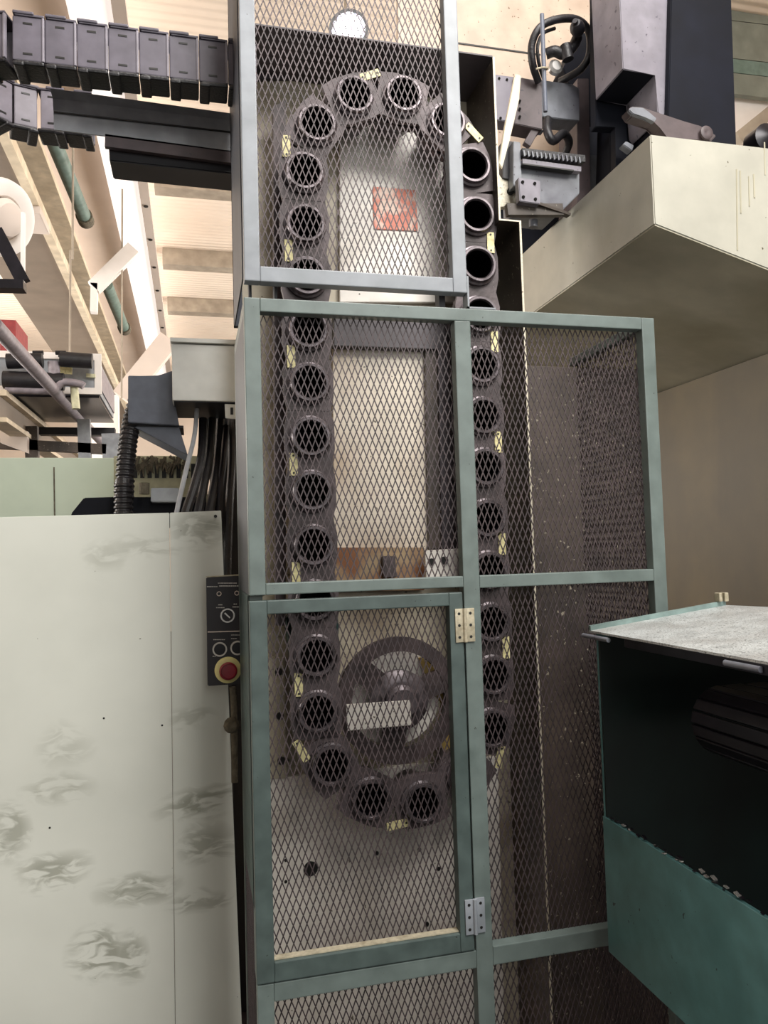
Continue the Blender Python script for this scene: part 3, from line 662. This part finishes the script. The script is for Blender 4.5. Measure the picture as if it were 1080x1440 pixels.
# clamp lever lying on top of the box
lv = thing('clamp_lever', 'grey cast lever with hooked end lying on top of the cantilever box', 'lever', atY(940, 190, 2.6))
MB().prism(poly([(884,153),(889,149),(905,150),(911,155),(930,160),(960,170),(985,176),(1008,190),(1000,199),(938,195),(930,180),(920,170),(905,166),(890,162)], 2.62), (0,.06,0), .004).build('arm', 'dusk', lv)
MB().lathe(atY(992,188,2.61), (0,-1,0), [(.028,0),(.028,.01),(.02,.014),(.01,.012),(0,.012)], 24).build('pivot_cap', 'dusk', lv, True)
MB().prism(poly([(884,154),(889,150),(905,151),(912,157),(924,166),(920,172),(908,164),(890,160)], 2.60), (0,.02,0), .003).build('hook_tip', 'casting', lv)
nb = MB().prism(poly([(876,203),(881,198),(892,204),(889,212)], 2.9), (0,.04,0), .003).build('metal_block', 'casting'); tag(nb, 'small bright metal block at the edge of the cantilever box', 'block')
# arm, guides, hoses
am = thing('tool_changer_arm', 'mauve grey steel arm plate reaching left behind the clear strip', 'machine arm', atY(757, 180, 3.2))
MB().prism(poly([(693,104),(725,108),(725,172),(694,168)], 3.2), (0,.08,0), .003).build('end_plate', 'pebble', am)
MB().prism(poly([(724,107),(762,114),(763,182),(724,174)], 3.17), (0,.1,0), .003).build('arm_plate', 'dusk', am)
MB().prism(poly([(761,112),(805,118),(815,124),(815,170),(763,164)], 3.22), (0,.1,0), .003).build('rear_plate', 'casting', am)
hd_ = MB()
for x, y in ((702,110),(713,112),(704,166),(731,142),(731,153),(731,164)): hd_.cyl(atY(x,y,3.16 if x>720 else 3.195), atY(x,y,3.21), .006, 10)
hd_.build('bolt', 'ink', am, split=True)
MB().beam(atY(752,183,3.2), atY(740,205,3.2), .035, .03, up=(0,1,0), bev=.003).build('finger', 'dusk', am)
MB().box(atY(744,181,3.2), atY(760,190,3.24), .002).build('finger_block', 'casting', am)
gu = thing('guide_unit', 'grey slide unit with a toothed black strip, right of the housing edge', 'machine slide', atY(775, 290, 3.0))
MB().prism(poly([(731,228),(815,240),(815,272),(790,297),(745,293),(733,290)], 3.02), (0,.2,0), .003).build('slide_body', 'casting', gu)
MB().prism(poly([(722,198),(732,200),(734,262),(722,262)], 3.0), (0,.2,0), .002).build('side_cheek', 'casting', gu)
MB().prism(poly([(708,196),(722,199),(724,255),(707,250)], 3.05), (0,.2,0), .002).build('dark_gap', 'black', gu)
MB().beam(atY(732,216,3.0), atY(820,226,3.0), .03, .04, up=(0,1,0)).build('toothed_strip', 'rubber', gu)
tt = MB()
for i in range(14):
    t_ = i/14; tt.beam(atY(736+84*t_,212+10*t_,2.978), atY(737.5+84*t_,220+10*t_,2.978), .007, .01, up=(0,1,0))
tt.build('tooth', 'casting', gu, split=True)
MB().beam(atY(733,229,3.0), atY(815,240,3.0), .022, .03, up=(0,1,0)).build('guide_rail', 'pebble', gu)
MB().beam(atY(733,232.5,2.995), atY(805,242,2.995), .006, .03, up=(0,1,0)).build('groove', 'ink', gu)
wb = MB().prism(poly([(700,240),(704,250),(724,258),(732,262),(732,290),(702,291)], 3.06), (0,.03,0), .002).build('white_bracket', 'lip', gu)
MB().cyl(atY(718,269,3.05), atY(718,269,3.07), .016).build('hole', 'ink', wb)
fb_ = thing('square_flange', 'small square mauve steel block with four bolts on the slide', 'block', atY(745, 286, 2.95))
MB().prism(poly([(729,249),(760,254),(760,287),(731,283)], 2.95), (0,.04,0), .003).build('block', 'pebble', fb_)
bt = MB()
for x, y in ((735,256),(752,258),(736,277),(753,280)): bt.cyl(atY(x,y,2.945), atY(x,y,2.96), .007, 12)
bt.build('bolt', 'ink', fb_, split=True)
o = MB().beam(atY(712,296,3.0), atY(790,296,3.0), .05, .03, up=(0,1,0)).beam(atY(748,285,2.98), atY(800,303,3.0), .012, .03, up=(0,1,0)).build('lower_brace', 'lip'); o.data.materials[0] = G['brown']; tag(o, 'dirty brown brace under the slide unit', 'brace')
o = MB().prism(poly([(700,283),(835,270),(835,360),(700,360)], 3.66), (0,.06,0)).build('void_backing', 'navy'); tag(o, 'dark backing standing in for the void under the slide unit', 'housing')  # dark panel set where only a black void lies
MB().cyl(atY(750,320,3.05), atY(750,310,3.05), .02, 14).build('cable_gland', 'casting', o, True)
hl_ = thing('hose_loop', 'black looped hose with elbow fittings above the arm plate', 'hose', atY(790, 110, 3.1))
MB().tube([atY(*q) for q in ((757,115,3.15),(749,90,3.1),(748,62,3.08),(760,38,3.06),(785,27,3.06),(812,28,3.08),(828,45,3.1),(829,75,3.12),(818,96,3.15),(800,108,3.2),(788,114,3.25))], .017, 12).build('hose', 'rubber', hl_, True)
MB().tube([atY(*q) for q in ((765,112,3.15),(758,90,3.1),(756,65,3.08),(764,47,3.08),(780,40,3.1))], .008, 8).build('thin_tube', 'rubber', hl_, True)
MB().tube([atY(*q) for q in ((768,76,3.14),(780,72,3.12),(792,76,3.12),(805,66,3.12),(812,52,3.12))], .024, 12).build('elbow', 'rubber', hl_, True)
MB().cyl(atY(795,64,3.1), atY(799,84,3.1), .026, 14).build('union_nut', 'rubber', hl_, True)
MB().lathe(atY(812,40,3.06), (-.5,-.6,.1), [(.0,-.02),(.03,-.02),(.034,0),(.03,.02),(.02,.035),(.012,.036),(.012,.05),(0,.05)], 18).build('end_cap', 'chrome', hl_, True).data.materials[0] = G['black']
MB().lathe(atY(779,97,3.16), (0,-1,0), [(.034,0),(.034,.02),(.022,.03),(.01,.03),(0,.03)], 20).build('flange_fitting', 'chrome', hl_, True)
o = MB().cyl(atY(762,20,2.98), atY(767,157,2.98), .0095, 12).build('steel_rod', 'bluegrey', None, True); tag(o, 'thin dark upright rod in front of the hose loop', 'rod')
MB().tube([atY(754,97,2.97), atY(763,95,2.965), atY(770,96,2.97), atY(766,99,2.99)], .004, 6).build('cable_tie', 'hinge', o)
o = MB().prism(poly([(725,103),(733,106),(730,140),(716,200),(706,238),(702,230),(710,180)], 2.93), (0,.02,0), .003).build('plastic_strip', 'plastic'); tag(o, 'leaning clear plastic strip beside the housing edge', 'strip')
o = MB().tube([atY(*q) for q in ((770,168,3.2),(770,185,3.15),(778,198,3.15),(792,188,3.2),(800,200,3.25),(795,215,3.3))], .02, 10).build('cable', 'rubber', None, True); tag(o, 'black cable curling below the arm plate', 'cable')
o = MB().prism(poly([(792,96),(812,50),(834,40),(838,185),(814,190),(806,130)], 3.42), (0,.12,0), .004).build('dark_bracket', 'navy'); tag(o, 'dark bracket plate between the hose loop and the tall column', 'bracket')
# ------------------------------------------------------------------ green chip bin, lower right
bn = thing('chip_conveyor_bin', 'teal green chip conveyor bin with open side and wet lid, lower right', 'chip bin', (1.16, 1.5, .36))
BX, BY1, BY0, BX2 = 1.16, 2.10, .55, 2.6
zl = atX(1080, 930, BX).z; zlf = atX(822, 884, BX).z; zlip = atX(836, 1140, BX).z; zbot = atX(860, 1342, BX).z
print('bin', zl, zlf, zlip, zbot)
MB().box((BX, BY0, zbot), (BX+.012, BY1, zlip), .002).build('lower_side', 'green', bn)
MB().box((BX+.004, BY1-.01, zbot), (BX2, BY1, zlf), .002).build('end_wall', 'green', bn)
MB().box((BX+.013, BY0, zbot), (BX2, BY1-.011, zbot+.01)).build('bottom', 'binin', bn)
MB().box((BX+.0125, BY0, zbot+.011), (BX+.016, BY1-.035, zlip-.004)).build('side_shade', 'binin', bn)  # dark sheet inside the lower side, standing in for shade
MB().box((BX2-.02, BY0, zbot), (BX2, BY1-.011, zlf)).build('far_side', 'binin', bn)
MB().box((BX+.005, BY1-.02, zbot+.011), (BX2-.03, BY1-.0105, zlf-.02)).build('end_shade', 'binshade', bn)  # dark sheet over the green end wall, standing in for shade
ridge = Vector((atY(1021, 851, BY1).x, 0, atY(1021, 851, BY1).z))
li = MB()
for (xa, za, xb_, zb2) in ((BX-.012, zlf, ridge.x, ridge.z), (ridge.x, ridge.z, BX2, ridge.z-.08)):
    li.hexa([(xa,BY0,za-.006),(xb_,BY0,zb2-.006),(xb_,BY1+.01,zb2-.006),(xa,BY1+.01,za-.006),(xa,BY0,za),(xb_,BY0,zb2),(xb_,BY1+.01,zb2),(xa,BY1+.01,za)])
bmesh.ops.remove_doubles(li.b, verts=li.b.verts[:], dist=.0002)
lid = li.build('lid', 'lid', bn)
MB().hexa([(BX-.012,BY1,zlf),(ridge.x,BY1,ridge.z),(ridge.x,BY1+.012,ridge.z),(BX-.012,BY1+.012,zlf),(BX-.012,BY1,zlf+.014),(ridge.x,BY1,ridge.z+.014),(ridge.x,BY1+.012,ridge.z+.014),(BX-.012,BY1+.012,zlf+.014)]).build('rear_flange', 'lidedge', lid)
MB().box((BX-.010, BY0, zlf-.03), (BX+.004, BY1-.18, zlf-.007), .002).build('lid_lip', 'belt', lid)
ck = MB().box((ridge.x-.03, BY1-.01, ridge.z+.012), (ridge.x-.018, BY1+.015, ridge.z+.04), .003).box((ridge.x-.01, BY1-.01, ridge.z+.012), (ridge.x+.004, BY1+.015, ridge.z+.04), .003); ck.build('latch_lug', 'hinge', lid, split=True)
for ya, yb in ((atX(826,890,BX).y, atX(862,900,BX).y), (atX(1027,922,BX).y, atX(1078,936,BX).y)):
    MB().cyl((BX-.014, ya, zlf-.018), (BX-.014, yb, zlf-.018), .007, 12).build('lid_hinge', 'casting', lid, True)
# conveyor return end inside
cvy = thing('conveyor_belt', 'oily dark slatted conveyor end inside the green bin', 'conveyor', (1.7, 1.6, .9))
ce = atX(1000, 1012, 1.60)
def cpt(s, r, yy): return None
XA, XB_ = 1.52, 2.5
cy_, cz_, cr = ce.y, ce.z, .085
rp = []
for i in range(13):
    a = PI/2+PI*i/12; rp.append((cy_+0*0, 0))
# belt runs along +X? its rounded nose faces left; plates are long bars along Y
nose = Vector((atY(1008, 1022, 1.75).x-.02, 1.75, atY(1008, 1022, 1.75).z)); r_ = .085
for i in range(9):
    a0 = PI/2+PI*i/8-.17; 
    cx = nose.x+r_+math.cos(a0)*r_; cz = nose.z-math.sin(-a0)*r_
    MB().beam((cx, 1.1, cz), (cx, 1.82, cz), .03, .012, up=(math.cos(a0), 0, math.sin(a0)), bev=.003).build('slat', 'belt', cvy)
for j in range(6):
    for sgn in (1, -1):
        MB().box((nose.x+r_+.005+j*.075, 1.1, nose.z+sgn*r_-.006), (nose.x+r_+.07+j*.075, 1.82, nose.z+sgn*r_+.006), .003).build('slat', 'belt', cvy)
MB().prism([(nose.x+r_+math.cos(PI/2+PI*i/12)*(r_+.004), 1.07, nose.z+math.sin(PI/2+PI*i/12)*(r_+.004)) for i in range(13)]+[(2.3, 1.07, nose.z-r_), (2.3, 1.07, nose.z+r_)], (0,.02,0), .002).build('side_plate', 'belt', cvy)
random.seed(11); chp = []
for i in range(46):
    y = random.uniform(BY0+.6, BY1-.02); s_ = random.uniform(.003, .008)
    p = Vector((BX+random.uniform(-.002,.014), y, zlip+s_*.6+random.uniform(0,.004)))
    o = MB().beam(p-Vector((0,s_,0)), p+Vector((0,s_,s_*random.uniform(-.5,.8))), s_*1.2, s_*.5).build('metal_chip', 'chrome' if i % 3 == 0 else 'belt')
    tag(o, 'metal chip lying on the lower lip of the green bin', 'metal chip', 'metal chips on the bin lip')

# ------------------------------------------------------------------ hall roof steel, far left
def yb(name, label, cat, px0, px1, z, m, thick, y0, y1, group=None):
    """member running along Y: left and right edge pixels give X at height z"""
    (ax, ay), (bx, by) = px0, px1; a = atZ(ax, ay, z).x; b = atZ(bx, by, z).x
    o = MB().box((a, y0, z), (b, y1, z+thick), .004).build(name, m)
    if label: tag(o, label, cat, group)
    return o, a, b
zg = 5.05; a = atZ(64, 480, zg).x; b = atZ(131, 480, zg).x
gd = thing('crane_girder', 'broad crane girder with shade-browned underside running away overhead at left', 'girder', ((a+b)/2, 10, zg))
MB().box((a, 3, zg), (b, 22, zg+.06)).build('bottom_flange', 'girder', gd)
MB().box((b+.003, 3, zg-.02), (b+.09, 22, zg+.09)).build('flange_edge', 'girder_edge', gd)
MB().box(((a+b)/2-.03, 3, zg+.06), ((a+b)/2+.03, 22, zg+.9)).build('web', 'girder', gd)
MB().box((a, 3, zg+.9), (b, 22, zg+.98)).build('top_flange', 'girder_edge', gd)
p = atZ(62, 305, zg-.02); MB().box((a-.02, p.y-.25, zg-.10), (b+.1, p.y+.25, zg-.021), .01).build('splice_bracket', 'duct', gd)
# bolted white roof rafter, emissive to look sunlit, and the beige duct casing beside it
zr = 6.3; a = atZ(168, 330, zr).x; b = atZ(205, 330, zr).x
rf = thing('glowing_rafter', 'white roof rafter, made to glow, with a bolted edge flange, left of the cage', 'rafter_glow', ((a+b)/2, 10, zr))
MB().box((a, 3, zr), (b, 22, zr+.7)).build('rafter_body', 'rafter_glow', rf)
MB().box((b+.002, 3, zr-.03), (b+.12, 22, zr+.03)).build('flange', 'duct', rf)
bo = MB()
for i in range(12): bo.cyl((b+.06, 6+i*1.1, zr-.045), (b+.06, 6+i*1.1, zr-.031), .03, 8)
bo.build('bolt', 'ink', rf, split=True)
a2 = atZ(60, 250, 6.5).x
o = MB().box((a2, 3, 6.45), (a-.02, 22, 7.04)).build('duct_casing', 'duct'); tag(o, 'flat beige duct casing between the crane girder and glowing white rafter', 'duct')
pu = []
for n_, (y, lab) in enumerate(((272,'nearest'), (377,'middle'), (441,'farthest'))):
    p = atZ(260, y, 6.75)
    o = MB().box((b+.15, p.y-.14, 6.75), (6.9, p.y+.14, 7.05), .01).build('roof_purlin', 'purlin'); tag(o, 'grey-beige roof purlin, '+lab+' of the three below the drag chain', 'purlin', 'roof purlins')
for n_, y in enumerate((150, 60)): pass
# diagonal knee brace on the rafter
o = MB().beam(atY(132,405,10), atY(188,350,10), .17, .12, up=(0,1,0)).beam(atY(133,400,10), atY(132,440,10), .08, .12, up=(0,1,0)).build('knee_brace', 'white'); tag(o, 'white cranked knee brace left of the glowing white rafter', 'brace')
o = MB().beam(atY(172,560,12), atY(238,478,12), .3, .2, up=(0,1,0)).build('knee_brace', 'duct'); tag(o, 'broad cream diagonal brace above the slate blue box', 'brace')
# green pipes
for (q0, q1, lab, r) in (((72,190),(120,308),'green-grey pipe ending in an open dark socket under the duct casing',.075), ((150,400),(175,462),'farther green-grey pipe end seen behind the white brace',.085), ((27,360),(52,396),'short green-grey pipe end at the far left below the fan',.06)):
    zp = 5.6; p0 = atZ(*q0, zp); p1 = atZ(*q1, zp); th = thing('ceiling_pipe', lab, 'pipe', p1, None)
    MB().cyl(p0, p1, r, 16).build('pipe', 'pipe_green', th, True); d = (p1-p0).normalized(); MB().ring(p1-d*.1, d, r, r*1.25, .16, 18).build('socket', 'fur', th, True)
for (x, y0, y1, Y, lab) in ((103,135,365,8,'thin hanging wire beside the green pipe'),(172,266,560,10,'thin hanging wire left of the slate blue box'),(99,352,520,8.5,'thin hanger wire holding the equipment rack')):
    o = MB().cyl(atY(x, y0, Y), atY(x-1, y1, Y), .012, 6).build('hanging_wire', 'purlin'); tag(o, lab, 'wire')
# lower members
zl_ = 3.1; p0 = atZ(-10, 455, zl_); p1 = atZ(152, 632, zl_)
th = thing('overhead_pipe', 'thick mauve grey pipe slanting across the hanging equipment', 'pipe', p0)
MB().cyl(p0, p1, .052, 18).build('pipe', 'pipe_grey', th, True); d = (p1-p0).normalized(); MB().cyl(p1, p1+d*2.2, .022, 10).build('rod', 'white', th, True)
p0 = atZ(-5, 552, 3.05); p1 = atZ(112, 645, 3.05)
th = thing('cream_beam', 'cream steel beam rising to the left edge below the equipment rack', 'beam', p0)
MB().beam(p0, p1, .16, .05).build('top_flange', 'girder_edge', th); MB().beam(p0+Vector((-.0,0,-.12)), p1+Vector((0,0,-.12)), .05, .18).build('web', 'girder', th); MB().beam(p0+Vector((0,0,-.235)), p1+Vector((0,0,-.235)), .16, .04).build('bottom_flange', 'girder_edge', th)
# hanging equipment rack (ventilation unit)
vu = thing('ventilation_unit', 'dark hanging ventilation unit with pipes and a glossy underside', 'ventilation unit', atY(70, 560, 7.5))
c0 = atY(-40, 547, 7.5); c1 = atY(138, 503, 7.5); yr = 8.9
MB().box((c0.x, 7.5, c0.z), (c1.x, yr, c1.z), .01).build('casing', 'trough', vu)
for z in (c0.z, c1.z): MB().box((c0.x, 7.47, z-.03), (c1.x+.03, 7.499, z+.03)).build('edge_frame', 'white', vu)
MB().box((c1.x-.03, 7.47, c0.z+.03), (c1.x+.03, 7.499, c1.z-.03)).build('edge_frame', 'white', vu)
MB().box((c1.x+.002, 7.52, c0.z+.05), (c1.x+.012, yr-.04, c1.z-.05)).build('side_panel', 'pipe_grey', vu)
MB().box((c0.x, 7.55, c0.z-.05), (c1.x, yr, c0.z-.031)).build('underside', 'belt', vu)
MB().box((c0.x, yr-.1, c0.z-.20), (c1.x+.02, yr+.02, c0.z-.12)).build('lower_rail', 'black', vu)
for i, (x, y, x2, y2, r, mm) in enumerate(((10,508,60,507,.07,'rubber'),(85,505,130,508,.07,'rubber'),(5,534,90,537,.08,'rubber'),(8,548,70,550,.035,'pipe_grey'),(104,540,107,575,.035,'lime'),(75,509,77,532,.05,'pipe_grey'))):
    MB().cyl(atY(x, y, 7.3), atY(x2, y2, 7.3), r, 12).build('pipe', mm, vu, True)
MB().tube([atY(*q) for q in ((80,545,7.25),(88,538,7.25),(100,538,7.25),(112,540,7.25),(118,543,7.25))], .035, 10).build('pipe', 'pipe_grey', vu, True)
for x in (53, 85): 
    h_ = MB().cyl(atY(x, 502, 7.35), atY(x, 496, 7.35), .02, 8).build('valve', 'rubber', vu); MB().cyl(atY(x-7, 496, 7.35), atY(x+8, 496, 7.35), .02, 8).build('handle', 'rubber', h_)
MB().prism(poly([(81,514),(101,515),(101,526),(82,525)], 7.4), (0,.02,0)).build('rating_plate', 'tag', vu)
MB().prism(poly([(121,525),(134,526),(134,531),(121,530)], 7.45), (0,.02,0)).build('label', 'lime', vu)
o = MB().box(atY(0, 495, 8.6), atY(39, 473, 9.2)).build('red_cabinet', 'redblock'); tag(o, 'dull red cabinet top showing behind the mauve pipe', 'cabinet')
# crossing supports under the unit
tf_ = thing('support_frame', 'dark steel support frame below the ventilation unit', 'frame', atY(80, 640, 8))
for (a_, b_, w_, mm) in (((-5,624),(150,632),.10,'brown'),((44,600),(46,650),.12,'brown'),((118,590),(120,650),.12,'trough'),((165,610),(167,650),.3,'trough')):
    MB().beam(atY(*a_, 8.2), atY(*b_, 8.2), w_, .08, up=(0,1,0)).build('member', mm, tf_)
o = MB().prism(poly([(0,598),(38,606),(38,636),(0,622)], 8.0), (0,.1,0)).build('sloping_plate', 'duct'); tag(o, 'small pale sloping plate at the left edge above the green sheet', 'plate')
o = MB().box((atY(120,590,14).x, 14, FZ), atY(168,560,14.3)).build('distant_cabinet', 'white'); tag(o, 'pale distant cabinet between the ventilation unit and hose', 'cabinet')
# round fan at the left edge
fa = thing('wall_fan', 'round white industrial fan in a dark frame at the left edge', 'fan', atY(12, 400, 4.6))
fc = atY(2, 306, 4.6); ax = Vector((.80, -.5, -.35)).normalized(); fs = .82
MB().lathe(fc, ax, [(r*fs, h*fs) for r, h in [(.20,-.08),(.24,-.05),(.26,0),(.25,.04),(.22,.05),(.15,.03),(.12,-.02),(.20,-.06)]], 40, closed=True).build('shroud', 'white', fa, True)
MB().lathe(fc, ax, [(0,-.03),(.10,-.03),(.11,.03),(.09,.07),(.05,.08),(.0,.08)], 32).build('hub', 'duct', fa, True)
MB().beam(atY(-5,325,4.5), atY(33,397,4.5), .07, .05, up=(0,1,0)).build('frame_bar', 'belt', fa)
MB().beam(atY(-10,402,4.5), atY(35,403,4.5), .05, .09, up=(0,1,0)).build('frame_bar', 'belt', fa)
MB().beam(atY(33,300,4.5), atY(32,402,4.5), .02, .03, up=(0,1,0)).build('frame_bar', 'white', fa)
# far right: wall bands and light roof
wd = thing('far_wall_cladding', 'dull grey-green cladding bands behind the dark column, top right corner', 'cladding', atY(1060, 100, 6.5))
for (y0, y1, mm) in ((-60,25,'cladding'),(26,78,'cladding'),(79,98,'pipe_green'),(99,128,'cladding')):
    MB().prism(poly([(1000,y0),(1120,y0+14),(1120,y1+14),(1000,y1)], 6.5), (0,.06,0)).build('cladding_band', mm, wd)
o = MB().prism(poly([(1020,120),(1120,136),(1120,330),(1020,330)], 6.62), (0,.05,0)).build('light_panel', 'white'); tag(o, 'pale pinkish roof sheet low in the top right corner', 'roof sheet')
o = MB().beam(atY(1035,197,6.3), atY(1120,128,6.3), .12, .1, up=(0,1,0)).build('sloping_beam', 'purlin'); tag(o, 'pinkish grey sloping beam in front of the pale roof sheet', 'beam')
o = MB().lathe(atY(1062,206,2.9), (0,-1,0), [(0,0),(.065,0),(.065,.08),(.02,.1),(0,.1)], 24).build('dark_fitting', 'belt', None, True); tag(o, 'dark round fitting on the cantilever box at the right edge', 'fitting')
# high-bay lamp whose glare shows above the tool chain
lp = thing('high_bay_lamp', 'bright high-bay lamp shining through the top of the upper guard', 'lamp', atY(490, 40, 6.9))
pc = atY(490, 40, 6.9)
MB().lathe(pc, (0,-.5,-1), [(0,.0),(.12,.0),(.12,-.01),(0,-.01)], 32).build('glowing_lens', 'lamp', lp)
MB().lathe(pc, (0,-.5,-1), [(.16,.02),(.19,.02),(.10,-.16),(.04,-.2),(0,-.2),(0,-.18),(.09,-.14)], 32).build('reflector', 'trough', lp, True)
MB().cyl(pc+Vector((0,.1,.19)), Vector((pc.x, pc.y+.1, 7.05)), .015, 8).build('suspension_rod', 'purlin', lp)
